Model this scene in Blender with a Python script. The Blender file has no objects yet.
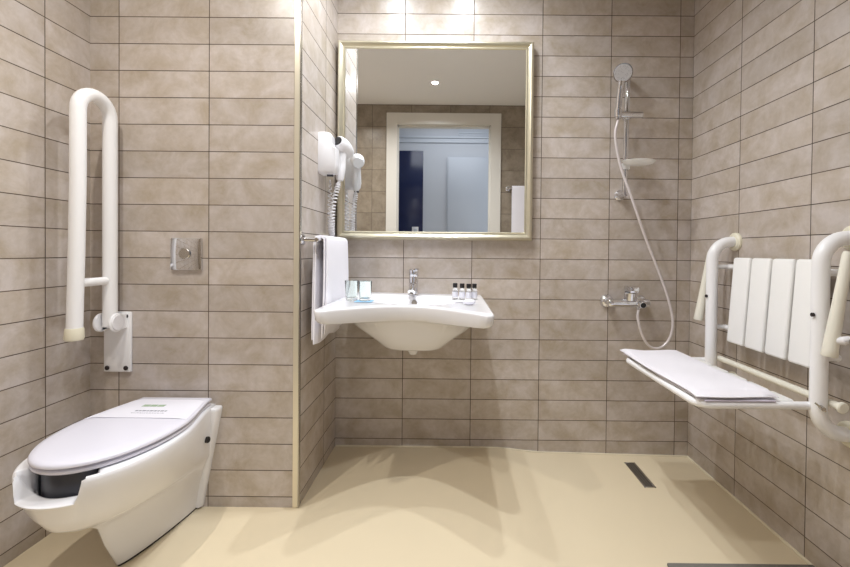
import bpy, bmesh, math, random
from mathutils import Vector, Matrix
random.seed(7)
SC = bpy.context.scene
COL = SC.collection
PI = math.pi

# ------------------------------------------------------------------ materials
def srgb(r, g, b):
    def f(c):
        c /= 255.0
        return c / 12.92 if c <= 0.04045 else ((c + 0.055) / 1.055) ** 2.4
    return (f(r), f(g), f(b), 1.0)

def new_mat(name):
    m = bpy.data.materials.new(name)
    m.use_nodes = True
    return m, m.node_tree, m.node_tree.nodes['Principled BSDF']

def N(nt, t, **kw):
    n = nt.nodes.new(t)
    for k, v in kw.items():
        setattr(n, k, v)
    return n

def plain(name, col, rough=0.4, metal=0.0, var=0.04, scale=9.0, bump=0.0, bump_scale=200.0, coat=0.0, spec=0.5, sheen=0.0):
    """principled material with a faint procedural tone variation"""
    m, nt, p = new_mat(name)
    tc = N(nt, 'ShaderNodeTexCoord')
    nz = N(nt, 'ShaderNodeTexNoise')
    nz.inputs['Scale'].default_value = scale
    nz.inputs['Detail'].default_value = 4
    nt.links.new(tc.outputs['Object'], nz.inputs['Vector'])
    mx = N(nt, 'ShaderNodeMix', data_type='RGBA')
    c = Vector(col[:3])
    mx.inputs[6].default_value = (*(c * (1 - var)), 1)
    mx.inputs[7].default_value = (*[min(1.0, v * (1 + var)) for v in c], 1)
    nt.links.new(nz.outputs['Fac'], mx.inputs[0])
    nt.links.new(mx.outputs[2], p.inputs['Base Color'])
    p.inputs['Roughness'].default_value = rough
    p.inputs['Metallic'].default_value = metal
    p.inputs['Specular IOR Level'].default_value = spec
    if coat:
        p.inputs['Coat Weight'].default_value = coat
        p.inputs['Coat Roughness'].default_value = 0.08
    if sheen:
        p.inputs['Sheen Weight'].default_value = sheen
    if bump:
        b = N(nt, 'ShaderNodeBump')
        b.inputs['Strength'].default_value = bump
        b.inputs['Distance'].default_value = 0.002
        n2 = N(nt, 'ShaderNodeTexNoise')
        n2.inputs['Scale'].default_value = bump_scale
        n2.inputs['Detail'].default_value = 3
        nt.links.new(tc.outputs['Object'], n2.inputs['Vector'])
        nt.links.new(n2.outputs['Fac'], b.inputs['Height'])
        nt.links.new(b.outputs['Normal'], p.inputs['Normal'])
    return m

def tile_mat(name, axis, u0, v0, bw, bh, light, dark, grout, rough=0.30):
    m, nt, p = new_mat(name)
    L = nt.links.new
    tc = N(nt, 'ShaderNodeTexCoord')
    sp = N(nt, 'ShaderNodeSeparateXYZ')
    L(tc.outputs['Object'], sp.inputs[0])
    a1 = N(nt, 'ShaderNodeMath', operation='SUBTRACT'); a1.inputs[1].default_value = u0 - 50 * bw
    a2 = N(nt, 'ShaderNodeMath', operation='SUBTRACT'); a2.inputs[1].default_value = v0 - 50 * bh
    L(sp.outputs['X' if axis == 'x' else 'Y'], a1.inputs[0])
    L(sp.outputs['Z'], a2.inputs[0])
    cb = N(nt, 'ShaderNodeCombineXYZ')
    L(a1.outputs[0], cb.inputs[0]); L(a2.outputs[0], cb.inputs[1])
    br = N(nt, 'ShaderNodeTexBrick')
    br.offset = 0.0; br.squash = 1.0
    br.inputs['Color1'].default_value = (0, 0, 0, 1)
    br.inputs['Color2'].default_value = (1, 1, 1, 1)
    br.inputs['Mortar'].default_value = (0.5, 0.5, 0.5, 1)
    br.inputs['Scale'].default_value = 1.0
    br.inputs['Mortar Size'].default_value = 0.0017
    br.inputs['Mortar Smooth'].default_value = 0.25
    br.inputs['Brick Width'].default_value = bw
    br.inputs['Row Height'].default_value = bh
    L(cb.outputs[0], br.inputs['Vector'])
    # every tile reads its own piece of the stone pattern
    sc = N(nt, 'ShaderNodeVectorMath', operation='SCALE'); sc.inputs['Scale'].default_value = 37.0
    L(br.outputs['Color'], sc.inputs[0])
    ad = N(nt, 'ShaderNodeVectorMath', operation='ADD')
    L(tc.outputs['Object'], ad.inputs[0]); L(sc.outputs[0], ad.inputs[1])
    n1 = N(nt, 'ShaderNodeTexNoise')
    n1.inputs['Scale'].default_value = 9.0; n1.inputs['Detail'].default_value = 8
    n1.inputs['Roughness'].default_value = 0.68; n1.inputs['Distortion'].default_value = 0.35
    L(ad.outputs[0], n1.inputs['Vector'])
    n2 = N(nt, 'ShaderNodeTexNoise')
    n2.inputs['Scale'].default_value = 55.0; n2.inputs['Detail'].default_value = 3
    L(ad.outputs[0], n2.inputs['Vector'])
    r1 = N(nt, 'ShaderNodeMapRange')
    r1.inputs[1].default_value = 0.34; r1.inputs[2].default_value = 0.64
    L(n1.outputs['Fac'], r1.inputs[0])
    m1 = N(nt, 'ShaderNodeMix', data_type='RGBA')
    m1.inputs[6].default_value = dark; m1.inputs[7].default_value = light
    L(r1.outputs[0], m1.inputs[0])
    # tile to tile tone
    r2 = N(nt, 'ShaderNodeMapRange')
    r2.inputs[3].default_value = 0.92; r2.inputs[4].default_value = 1.06
    sx = N(nt, 'ShaderNodeSeparateColor')
    L(br.outputs['Color'], sx.inputs[0]); L(sx.outputs[0], r2.inputs[0])
    r3 = N(nt, 'ShaderNodeMapRange')
    r3.inputs[1].default_value = 0.3; r3.inputs[2].default_value = 0.7
    r3.inputs[3].default_value = 0.97; r3.inputs[4].default_value = 1.03
    L(n2.outputs['Fac'], r3.inputs[0])
    mm = N(nt, 'ShaderNodeMath', operation='MULTIPLY')
    L(r2.outputs[0], mm.inputs[0]); L(r3.outputs[0], mm.inputs[1])
    vs = N(nt, 'ShaderNodeVectorMath', operation='SCALE')
    L(m1.outputs[2], vs.inputs[0]); L(mm.outputs[0], vs.inputs['Scale'])
    # grout that changes from clean to stained along its run
    n3 = N(nt, 'ShaderNodeTexNoise'); n3.inputs['Scale'].default_value = 3.5; n3.inputs['Detail'].default_value = 2
    L(tc.outputs['Object'], n3.inputs['Vector'])
    r4 = N(nt, 'ShaderNodeMapRange'); r4.inputs[1].default_value = 0.35; r4.inputs[2].default_value = 0.65
    L(n3.outputs['Fac'], r4.inputs[0])
    gm = N(nt, 'ShaderNodeMix', data_type='RGBA')
    g = Vector(grout[:3])
    gm.inputs[6].default_value = (*(g * 0.55), 1); gm.inputs[7].default_value = (*(g * 1.25), 1)
    L(r4.outputs[0], gm.inputs[0])
    m2 = N(nt, 'ShaderNodeMix', data_type='RGBA')
    L(br.outputs['Fac'], m2.inputs[0]); L(vs.outputs[0], m2.inputs[6]); L(gm.outputs[2], m2.inputs[7])
    L(m2.outputs[2], p.inputs['Base Color'])
    rr = N(nt, 'ShaderNodeMix'); rr.inputs[2].default_value = rough; rr.inputs[3].default_value = 0.85
    L(br.outputs['Fac'], rr.inputs[0]); L(rr.outputs[0], p.inputs['Roughness'])
    b = N(nt, 'ShaderNodeBump'); b.invert = True
    b.inputs['Strength'].default_value = 0.5; b.inputs['Distance'].default_value = 0.0015
    L(br.outputs['Fac'], b.inputs['Height']); L(b.outputs['Normal'], p.inputs['Normal'])
    return m

TW = 0.338
LT, DK, GR = srgb(203, 193, 187), srgb(178, 164, 147), srgb(88, 74, 60)
M = {}
M['tile_back'] = tile_mat('tile_back', 'x', 0.0, 0.04, TW, 0.1, LT, DK, GR)
M['tile_niche'] = tile_mat('tile_niche', 'x', -1.689, 0.04, TW, 0.1, LT, DK, GR)
M['tile_side'] = tile_mat('tile_side', 'y', -0.181, 0.04, TW, 0.1, LT, DK, GR)
M['tile_right'] = tile_mat('tile_right', 'y', 0.0, 0.04, TW, 0.1, LT, DK, GR)
M['tile_left'] = tile_mat('tile_left', 'y', -0.661, 0.04, TW, 0.1, LT, DK, GR)
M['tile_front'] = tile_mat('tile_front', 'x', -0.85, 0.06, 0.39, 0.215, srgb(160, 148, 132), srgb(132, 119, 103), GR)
M['floor'] = plain('cream_vinyl', srgb(231, 216, 186), 0.30, var=0.03, scale=3.0, bump=0.06, bump_scale=350)
M['ceiling'] = plain('ceiling_paint', srgb(244, 242, 240), 0.9, var=0.01)
M['ceramic'] = plain('white_ceramic', srgb(238, 237, 240), 0.16, var=0.01)
M['lid'] = plain('white_lid_plastic', srgb(228, 227, 239), 0.25, var=0.01)
M['enamel'] = plain('white_enamel', srgb(247, 246, 247), 0.28, var=0.015)
M['cream_plastic'] = plain('cream_plastic', srgb(234, 228, 206), 0.45, var=0.02)
M['arm'] = plain('arm_plastic', srgb(234, 230, 216), 0.4, var=0.02)
M['white_plastic'] = plain('white_plastic', srgb(238, 236, 238), 0.35, var=0.01)
M['slat'] = plain('slat_plastic', srgb(249, 248, 246), 0.35, var=0.015)
M['chrome'] = plain('chrome', srgb(225, 226, 230), 0.06, 1.0, var=0.01)
M['brushed'] = plain('brushed_steel', srgb(190, 186, 180), 0.25, 1.0, var=0.03)
M['champagne'] = plain('champagne_metal', srgb(234, 226, 206), 0.30, 0.55, var=0.03)
M['frame'] = plain('champagne_frame', srgb(216, 210, 188), 0.28, 0.8, var=0.04, scale=30)
M['black'] = plain('black_plastic', srgb(28, 26, 28), 0.35)
M['dark'] = plain('dark_slate', srgb(46, 47, 56), 0.30, var=0.06)
M['bolt'] = plain('dark_bolt', srgb(50, 42, 42), 0.4, 0.3)
M['steel_dark'] = plain('drain_steel', srgb(128, 120, 108), 0.45, 0.4)
M['grey_mat'] = plain('grey_rubber', srgb(120, 116, 110), 0.7, var=0.06, bump=0.4)
M['towel'] = plain('white_terry', srgb(247, 244, 251), 0.95, var=0.02, bump=0.9, bump_scale=420, sheen=0.3)
M['towel_hem'] = plain('towel_hem', srgb(214, 206, 222), 0.95, var=0.04, bump=0.6, bump_scale=420)
M['paper'] = plain('white_paper', srgb(230, 229, 238), 0.75, var=0.02)
M['ink_green'] = plain('green_ink', srgb(156, 176, 150), 0.8)
M['ink_grey'] = plain('grey_ink', srgb(136, 136, 148), 0.8)
M['blue_paper'] = plain('blue_paper', srgb(150, 200, 236), 0.6)
M['sealant'] = plain('sealant', srgb(232, 222, 198), 0.4, var=0.03)
M['door_paint'] = plain('door_paint', srgb(222, 218, 210), 0.4, var=0.01)
M['bed_wall'] = plain('bedroom_paint', srgb(206, 211, 220), 0.8, var=0.01)
M['bed_floor'] = plain('bedroom_floor', srgb(150, 132, 112), 0.5, var=0.08)
M['navy'] = plain('navy_lacquer', srgb(36, 44, 78), 0.16, var=0.05)
M['closet'] = plain('closet_paint', srgb(200, 207, 218), 0.35, var=0.01)
M['soap_clear'] = None

def glassy(name, col, rough=0.03, ior=1.45, trans=1.0):
    m, nt, p = new_mat(name)
    p.inputs['Base Color'].default_value = col
    p.inputs['Roughness'].default_value = rough
    p.inputs['IOR'].default_value = ior
    p.inputs['Transmission Weight'].default_value = trans
    return m
M['glass'] = glassy('clear_glass', (0.93, 0.98, 0.96, 1))
M['bottle'] = glassy('clear_bottle', (0.97, 0.97, 0.97, 1), 0.08, 1.35, 0.85)
M['frost'] = glassy('frosted_dish', (0.97, 0.97, 0.96, 1), 0.35, 1.3, 0.10)

def mirror_mat():
    m, nt, p = new_mat('mirror_silver')
    p.inputs['Base Color'].default_value = (0.90, 0.915, 0.92, 1)
    p.inputs['Metallic'].default_value = 1.0
    p.inputs['Roughness'].default_value = 0.0
    return m
M['mirror'] = mirror_mat()

def emit_mat(name, col, s):
    m = bpy.data.materials.new(name); m.use_nodes = True
    nt = m.node_tree; nt.nodes.clear()
    o = N(nt, 'ShaderNodeOutputMaterial'); e = N(nt, 'ShaderNodeEmission')
    e.inputs[0].default_value = col; e.inputs[1].default_value = s
    nt.links.new(e.outputs[0], o.inputs[0])
    return m
M['lamp'] = emit_mat('lamp_lens', (1.0, 0.95, 0.88, 1), 6.0)

def head_mat():
    """chrome face of the hand shower with rings of pale nozzles"""
    m, nt, p = new_mat('shower_face')
    tc = N(nt, 'ShaderNodeTexCoord'); v = N(nt, 'ShaderNodeTexVoronoi')
    v.inputs['Scale'].default_value = 190
    nt.links.new(tc.outputs['Object'], v.inputs['Vector'])
    r = N(nt, 'ShaderNodeValToRGB')
    r.color_ramp.elements[0].color = srgb(150, 148, 150); r.color_ramp.elements[0].position = 0.15
    r.color_ramp.elements[1].color = srgb(206, 204, 206); r.color_ramp.elements[1].position = 0.35
    nt.links.new(v.outputs['Distance'], r.inputs[0]); nt.links.new(r.outputs[0], p.inputs['Base Color'])
    p.inputs['Roughness'].default_value = 0.3; p.inputs['Metallic'].default_value = 0.3
    return m
M['showerface'] = head_mat()

# ------------------------------------------------------------------ object helpers
def link(name, bm, mats, parent=None, smooth=40):
    me = bpy.data.meshes.new(name)
    bmesh.ops.recalc_face_normals(bm, faces=bm.faces[:])
    bm.to_mesh(me); bm.free()
    for mt in (mats if isinstance(mats, (list, tuple)) else [mats]):
        me.materials.append(M[mt])
    if smooth:
        for f in me.polygons: f.use_smooth = True
        me.set_sharp_from_angle(angle=math.radians(smooth))
    o = bpy.data.objects.new(name, me)
    COL.objects.link(o)
    if parent:
        o.parent = parent
        o.matrix_parent_inverse = Matrix.Translation(parent.location).inverted()
    return o

def thing(name, label, cat, loc=(0, 0, 0), group=None):
    o = bpy.data.objects.new(name, None)
    o.empty_display_size = 0.05
    COL.objects.link(o); o.location = loc
    return tag(o, label, cat, group)

def tag(o, label, cat, group=None):
    o['label'] = label; o['category'] = cat
    if group: o['group'] = group
    return o

def struct(name, bm, mats, smooth=0):
    o = link(name, bm, mats, None, smooth)
    o['kind'] = 'structure'
    return o

def box(bm, x0, x1, y0, y1, z0, z1, bev=0.0, seg=2, mat=0):
    t = bmesh.new()
    bmesh.ops.create_cube(t, size=1.0)
    for v in t.verts:
        v.co = Vector(((x0 + x1) / 2 + v.co.x * (x1 - x0), (y0 + y1) / 2 + v.co.y * (y1 - y0), (z0 + z1) / 2 + v.co.z * (z1 - z0)))
    if bev:
        bmesh.ops.bevel(t, geom=t.edges[:], offset=bev, segments=seg, affect='EDGES', profile=0.5)
    merge(bm, t, mat)

def merge(bm, t, mat=0, mtx=None):
    mp = {}
    for v in t.verts:
        mp[v] = bm.verts.new(mtx @ v.co if mtx else v.co)
    for f in t.faces:
        try:
            nf = bm.faces.new([mp[v] for v in f.verts]); nf.material_index = mat
        except ValueError:
            pass
    t.free()

def loft(bm, rings, cap0=True, cap1=True, closed=True, mat=0):
    vs = [[bm.verts.new(p) for p in r] for r in rings]
    n = len(rings[0])
    for a, b in zip(vs[:-1], vs[1:]):
        for i in range(n if closed else n - 1):
            j = (i + 1) % n
            f = bm.faces.new((a[i], a[j], b[j], b[i])); f.material_index = mat
    if cap0: bm.faces.new(list(reversed(vs[0]))).material_index = mat
    if cap1: bm.faces.new(vs[-1]).material_index = mat
    return vs

def frames(path):
    P = [Vector(p) for p in path]
    T = []
    for i in range(len(P)):
        a = P[max(i - 1, 0)]; b = P[min(i + 1, len(P) - 1)]
        T.append((b - a).normalized())
    up = Vector((0, 0, 1)) if abs(T[0].z) < 0.9 else Vector((1, 0, 0))
    n = (up - T[0] * up.dot(T[0])).normalized()
    out = []
    for i, t in enumerate(T):
        if i:
            q = T[i - 1].rotation_difference(t)
            n = q @ n
            n = (n - t * n.dot(t)).normalized()
        out.append((P[i], n, t.cross(n)))
    return out

def tube(bm, path, r, seg=16, mat=0, round_end=False):
    R = r if isinstance(r, (list, tuple)) else [r] * len(path)
    rings = []
    for (p, n, b), rr in zip(frames(path), R):
        rings.append([p + (n * math.cos(2 * PI * k / seg) + b * math.sin(2 * PI * k / seg)) * rr for k in range(seg)])
    loft(bm, rings, mat=mat)

def fillet(pts, rad, n=8):
    """polyline with rounded corners; rad: number or list for inner points"""
    P = [Vector(p) for p in pts]
    out = [P[0]]
    for i in range(1, len(P) - 1):
        r = rad[i - 1] if isinstance(rad, (list, tuple)) else rad
        a = (P[i - 1] - P[i]).normalized(); b = (P[i + 1] - P[i]).normalized()
        ang = a.angle(b)
        d = r / math.tan(ang / 2)
        c = P[i] + (a + b).normalized() * (r / math.sin(ang / 2))
        s = P[i] + a * d - c; e = P[i] + b * d - c
        tot = s.angle(e); ax = s.cross(e).normalized()
        for k in range(n + 1):
            out.append(c + Matrix.Rotation(tot * k / n, 3, ax) @ s)
    out.append(P[-1])
    return out

def spline(pts, n=8):
    P = [Vector(p) for p in pts]
    P = [P[0] * 2 - P[1]] + P + [P[-1] * 2 - P[-2]]
    out = []
    for i in range(1, len(P) - 2):
        for k in range(n):
            t = k / n
            a, b, c, d = P[i - 1], P[i], P[i + 1], P[i + 2]
            out.append(0.5 * ((2 * b) + (c - a) * t + (2 * a - 5 * b + 4 * c - d) * t * t + (3 * b - a - 3 * c + d) * t ** 3))
    out.append(P[-2])
    return out

def cyl(bm, p0, p1, r0, r1=None, seg=24, mat=0, bev=0.0):
    r1 = r0 if r1 is None else r1
    p0, p1 = Vector(p0), Vector(p1)
    if bev:
        d = (p1 - p0).normalized() * bev
        tube(bm, [p0, p0 + d, p1 - d, p1], [max(r0 - bev, 1e-4), r0, r1, max(r1 - bev, 1e-4)], seg, mat)
    else:
        tube(bm, [p0, p1], [r0, r1], seg, mat)

def lathe(bm, prof, cx, cy, seg=24, mat=0, cap0=True, cap1=True):
    loft(bm, [[Vector((cx + r * math.cos(2 * PI * k / seg), cy + r * math.sin(2 * PI * k / seg), z)) for k in range(seg)] for r, z in prof], cap0, cap1, mat=mat)

def ellipsoid(bm, c, rx, ry, rz, mat=0, seg=20):
    t = bmesh.new()
    bmesh.ops.create_uvsphere(t, u_segments=seg, v_segments=seg // 2, radius=1.0)
    merge(bm, t, mat, Matrix.Translation(Vector(c)) @ Matrix.Diagonal((rx, ry, rz, 1)))

def quad(bm, pts, mat=0):
    bm.faces.new([bm.verts.new(p) for p in pts]).material_index = mat

# ------------------------------------------------------------------ the room
XL, XP, XR = -1.797, -1.010, 0.742      # left wall, partition side, right wall
YN, YF = -0.490, -2.150                 # toilet wall, door wall (behind the camera)
ZC = 2.43

bm = bmesh.new(); box(bm, XP, XR + 0.1, 0, 0.1, -0.15, ZC + 0.1); struct('wall_back', bm, 'tile_back')
bm = bmesh.new(); box(bm, XL - 0.1, XL, YF, YN, -0.15, ZC + 0.1); struct('wall_left', bm, 'tile_left')
bm = bmesh.new(); box(bm, XR, XR + 0.1, YF, 0.0, -0.15, ZC + 0.1); struct('wall_right', bm, 'tile_right')
# partition behind the toilet: tiled front and tiled return beside the basin
bm = bmesh.new(); box(bm, XL - 0.1, XP, YN, 0.1, -0.15, ZC + 0.1)
for f in bm.faces:
    f.material_index = 1 if abs(f.calc_center_median().x - XP) < 1e-4 else 0
struct('wall_niche', bm, ['tile_niche', 'tile_side'])
# door wall
DX0, DX1, DZ = -0.992, -0.062, 2.232
bm = bmesh.new()
box(bm, XL - 0.1, DX0 - 0.02, YF - 0.12, YF, -0.15, ZC + 0.1)
box(bm, DX1 + 0.02, XR + 0.1, YF - 0.12, YF, -0.15, ZC + 0.1)
box(bm, DX0 - 0.02, DX1 + 0.02, YF - 0.12, YF, DZ + 0.02, ZC + 0.1)
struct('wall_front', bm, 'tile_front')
bm = bmesh.new(); box(bm, XL - 0.1, XR + 0.1, YF - 0.12, 0.1, ZC, ZC + 0.1); struct('ceiling', bm, 'ceiling')

# floor: level by the toilet, falling to the shower
def floor_z(x, y):
    if x < -0.24: return 0.0
    t = min(1.0, (x + 0.24) / 0.27); s = t * t * (3 - 2 * t)
    g = min(1.0, max(0.0, (x - 0.03) / 0.7))
    return -0.022 * s - 0.013 * g
bm = bmesh.new()
xs = [XL - 0.05 + i * (XR + 0.1 - XL) / 96 for i in range(97)]
ys = [0.05 - i * (2.3) / 40 for i in range(41)]
g = [[bm.verts.new((x, y, floor_z(x, y))) for y in ys] for x in xs]
for i in range(96):
    for j in range(40):
        bm.faces.new((g[i][j], g[i + 1][j], g[i + 1][j + 1], g[i][j + 1]))
b_ = [bm.verts.new(p) for p in ((xs[0], ys[0], -0.15), (xs[-1], ys[0], -0.15), (xs[-1], ys[-1], -0.15), (xs[0], ys[-1], -0.15))]
bm.faces.new(b_)
o = struct('floor', bm, 'floor')
for f in o.data.polygons: f.use_smooth = True
o.data.set_sharp_from_angle(angle=math.radians(40))

# metal corner edge of the partition
bm = bmesh.new()
box(bm, -1.0305, XP - 0.0005, YN - 0.004, YN, 0.001, ZC, 0.001, 1)
struct('trim_1', bm, 'champagne')
bm = bmesh.new(); box(bm, XP, XP + 0.0035, YN - 0.004, YN + 0.012, 0.001, ZC, 0.001, 1)
struct('trim_5', bm, 'brushed')
# sealant beads
def bead(p0, p1, r, n=24):
    t = bmesh.new()
    p0, p1 = Vector(p0), Vector(p1)
    path = [p0.lerp(p1, k / n) for k in range(n + 1)]
    for p in path: p.z = floor_z(p.x, p.y) + 0.002
    tube(t, path, r, 8)
    return t
struct('trim_2', bead((XR - 0.001, -0.004, 0), (XR - 0.001, YF + 0.01, 0), 0.006), 'sealant', 60)
struct('trim_3', bead((XP + 0.004, -0.001, 0), (XR - 0.004, -0.001, 0), 0.0045), 'sealant', 60)

# door casing
bm = bmesh.new()
CW = 0.105
for s in (YF, YF - 0.135):
    box(bm, DX0 - CW, DX0, s, s + 0.015, 0.0, DZ + CW * 1.08, 0.003)
    box(bm, DX1, DX1 + CW, s, s + 0.015, 0.0, DZ + CW * 1.08, 0.003)
    box(bm, DX0 - 0.001, DX1 + 0.001, s, s + 0.015, DZ, DZ + CW * 1.08, 0.003)
box(bm, DX0 - 0.019, DX0, YF - 0.12, YF, 0.0, DZ)
box(bm, DX1, DX1 + 0.019, YF - 0.12, YF, 0.0, DZ)
box(bm, DX0 - 0.019, DX1 + 0.019, YF - 0.12, YF, DZ, DZ + 0.019)
# rebate strip
box(bm, DX0, DX0 + 0.012, YF - 0.07, YF - 0.03, 0.0, DZ)
box(bm, DX1 - 0.012, DX1, YF - 0.07, YF - 0.03, 0.0, DZ)
box(bm, DX0, DX1, YF - 0.07, YF - 0.03, DZ - 0.012, DZ)
struct('door_1', bm, 'door_paint')

# room beyond the doorway, seen in the mirror
BY = -3.75; BZ = 2.85
bm = bmesh.new(); box(bm, -3.0, 2.2, BY - 0.1, BY, -0.1, BZ + 0.1); struct('wall_bedroom', bm, 'bed_wall')
bm = bmesh.new(); box(bm, -3.0, -2.9, BY, YF - 0.12, -0.1, BZ + 0.1); struct('wall_bedroom_left', bm, 'bed_wall')
bm = bmesh.new(); box(bm, 2.1, 2.2, BY, YF - 0.12, -0.1, BZ + 0.1); struct('wall_bedroom_right', bm, 'bed_wall')
bm = bmesh.new(); box(bm, -3.0, 2.2, BY, YF - 0.12, BZ, BZ + 0.1); struct('ceiling_bedroom', bm, 'ceiling')
bm = bmesh.new(); box(bm, -3.0, 2.2, BY, YF - 0.255, -0.1, 0.0); struct('floor_bedroom', bm, 'bed_floor')
bm = bmesh.new()
box(bm, -2.9, 2.1, BY, BY + 0.02, 2.47, 2.53, 0.005)
box(bm, -2.9, 2.1, BY, BY + 0.035, 2.53, 2.56, 0.005)
struct('trim_4', bm, 'closet')
DB = 2.03 - BY - 0.06
def bx(px): return (px - 450.6) / 410 * (DB - 0.02) - 0.438
def bz(py): return 0.977 + (251 - py) / 410 * (DB - 0.02)
t = thing('wardrobe', 'dark navy blue glossy wardrobe seen through the doorway in the mirror', 'wardrobe', (bx(410), BY + 0.02, 0))
bm = bmesh.new(); box(bm, bx(380), bx(421.5), BY + 0.001, BY + 0.03, 0.0, bz(152), 0.002); link('body', bm, 'navy', t)
bm = bmesh.new(); box(bm, bx(381), bx(420.5), BY + 0.0302, BY + 0.045, 0.04, bz(153.5), 0.003)
d = link('door', bm, 'navy', t)
t = thing('light_switch', 'small white switch plate on the dark navy wardrobe at the bottom of the mirror', 'switch', (bx(417), BY + 0.046, bz(231)))
bm = bmesh.new(); box(bm, bx(411), bx(417.5), BY + 0.0452, BY + 0.06, bz(235), bz(227.5), 0.006); link('plate', bm, 'white_plastic', t)
bm = bmesh.new(); box(bm, bx(412.8), bx(415.9), BY + 0.0602, BY + 0.065, bz(233), bz(229.5), 0.002); link('rocker', bm, 'closet', t)
t = thing('closet_door', 'pale blue grey closet door seen through the doorway in the mirror', 'door', (bx(468), BY, 0))
bm = bmesh.new(); box(bm, bx(445.3), bx(500), BY, BY + 0.025, 0.0, bz(158), 0.002); link('frame', bm, 'closet', t)
bm = bmesh.new(); box(bm, bx(446.3), bx(499), BY + 0.0252, BY + 0.04, 0.01, bz(159.5), 0.004); link('door_leaf', bm, 'closet', t)
t = thing('air_vent', 'rectangular slatted air vent high on the bedroom wall in the mirror', 'vent', (bx(473), BY, bz(133)))
bm = bmesh.new(); box(bm, bx(456), bx(492), BY, BY + 0.012, bz(138), bz(127), 0.003); link('backing', bm, 'closet', t)
for k in range(4):
    zz = bz(136.4 - k * 2.5)
    bm = bmesh.new(); box(bm, bx(457), bx(491), BY + 0.0122, BY + 0.022, zz - 0.006, zz + 0.006, 0.002); link('slat', bm, 'closet', t)

# ------------------------------------------------------------------ ceiling lights
def downlight(x, y, label, watt, col=(0.94, 0.965, 1.0)):
    t = thing('ceiling_light', label, 'ceiling light', (x, y, ZC), 'recessed ceiling lights')
    bm = bmesh.new()
    seg = 32
    rings = []
    for r, z in ((0.030, ZC - 0.001), (0.034, ZC - 0.006), (0.046, ZC - 0.006), (0.048, ZC - 0.0005)):
        rings.append([Vector((x + r * math.cos(2 * PI * k / seg), y + r * math.sin(2 * PI * k / seg), z)) for k in range(seg)])
    loft(bm, rings, False, False); link('trim_ring', bm, 'white_plastic', t)
    bm = bmesh.new(); cyl(bm, (x, y, ZC - 0.0008), (x, y, ZC - 0.003), 0.0295, seg=32); link('lens', bm, 'lamp', t)
    l = bpy.data.lights.new('downlight', 'AREA'); l.shape = 'DISK'; l.size = 0.042
    l.energy = watt; l.color = col; l.spread = math.radians(150)
    lo = bpy.data.objects.new('downlight', l); COL.objects.link(lo)
    lo.location = (x, y, ZC - 0.010)
    lo.parent = t; lo.matrix_parent_inverse = Matrix.Translation(t.location).inverted()
    return t
W = 8.6
COOL = (0.91, 0.955, 1.0)
downlight(-0.595, -1.60, 'round recessed ceiling light reflected in the upper part of the mirror', W * 0.9)
downlight(-0.560, -0.92, 'round recessed ceiling light in the middle of the room, out of frame', W * 1.15, COOL)
downlight(-0.760, -0.43, 'round recessed ceiling light above the left end of the mirror, out of frame', W * 0.68, COOL)
downlight(-0.370, -0.43, 'round recessed ceiling light above the right end of the mirror, out of frame', W * 0.82, COOL)
downlight(-1.380, -1.35, 'round recessed ceiling light above the toilet, out of frame', W * 1.25, (1.0, 0.955, 0.88))

def area(name, loc, rot, sx, sy, e, col):
    l = bpy.data.lights.new(name, 'AREA'); l.shape = 'RECTANGLE'; l.size = sx; l.size_y = sy
    l.energy = e; l.color = col
    o = bpy.data.objects.new(name, l); COL.objects.link(o); o.location = loc; o.rotation_euler = rot
    return o
area('bedroom_side_fill', (0.9, -3.0, 1.6), (PI / 2, 0, PI / 2 + 0.25), 1.2, 1.6, 9, (0.90, 0.95, 1.0))  # added cool fill entering by the doorway, no window behind it
area('bedroom_top_fill', (-0.45, -2.95, BZ - 0.06), (0, 0, 0), 1.0, 0.8, 11, (0.92, 0.95, 1.0))  # unseen soft fill added overhead, without any fitting

# ------------------------------------------------------------------ mirror
MX0, MX1, MZ0, MZ1 = -0.999, -0.048, 1.0285, 1.9885
t = thing('wall_mirror', 'large square wall mirror in a champagne gold frame above the basin', 'mirror', (-0.524, 0, MZ0))
bm = bmesh.new()
prof = [(0.0, -0.0005), (0.0, -0.034), (0.003, -0.045), (0.009, -0.052), (0.015, -0.053), (0.021, -0.050), (0.029, -0.0425), (0.033, -0.0425), (0.036, -0.0445), (0.040, -0.0405), (0.040, -0.004)]
corn = [(MX0, MZ0, 1, 1), (MX1, MZ0, -1, 1), (MX1, MZ1, -1, -1), (MX0, MZ1, 1, -1)]
rings = [[Vector((x + sx * d, y, z + sz * d)) for d, y in prof] for x, z, sx, sz in corn]
vs = [[bm.verts.new(p) for p in r] for r in rings]
for i in range(4):
    a, b = vs[i], vs[(i + 1) % 4]
    for k in range(len(prof) - 1):
        bm.faces.new((a[k], b[k], b[k + 1], a[k + 1]))
link('frame', bm, 'frame', t, 30)
bm = bmesh.new()
gx0, gx1, gz0, gz1 = MX0 + 0.0405, MX1 - 0.0405, MZ0 + 0.0405, MZ1 - 0.0405
bv = 0.016
o_ = [(gx0, -0.040, gz0), (gx1, -0.040, gz0), (gx1, -0.040, gz1), (gx0, -0.040, gz1)]
i_ = [(gx0 + bv, -0.0400, gz0 + bv), (gx1 - bv, -0.0400, gz0 + bv), (gx1 - bv, -0.0400, gz1 - bv), (gx0 + bv, -0.0400, gz1 - bv)]
k_ = [(x, -0.002, z) for x, y, z in o_]
loft(bm, [k_, o_, i_])
link('mirror_glass', bm, 'mirror', t, 0)

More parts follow.
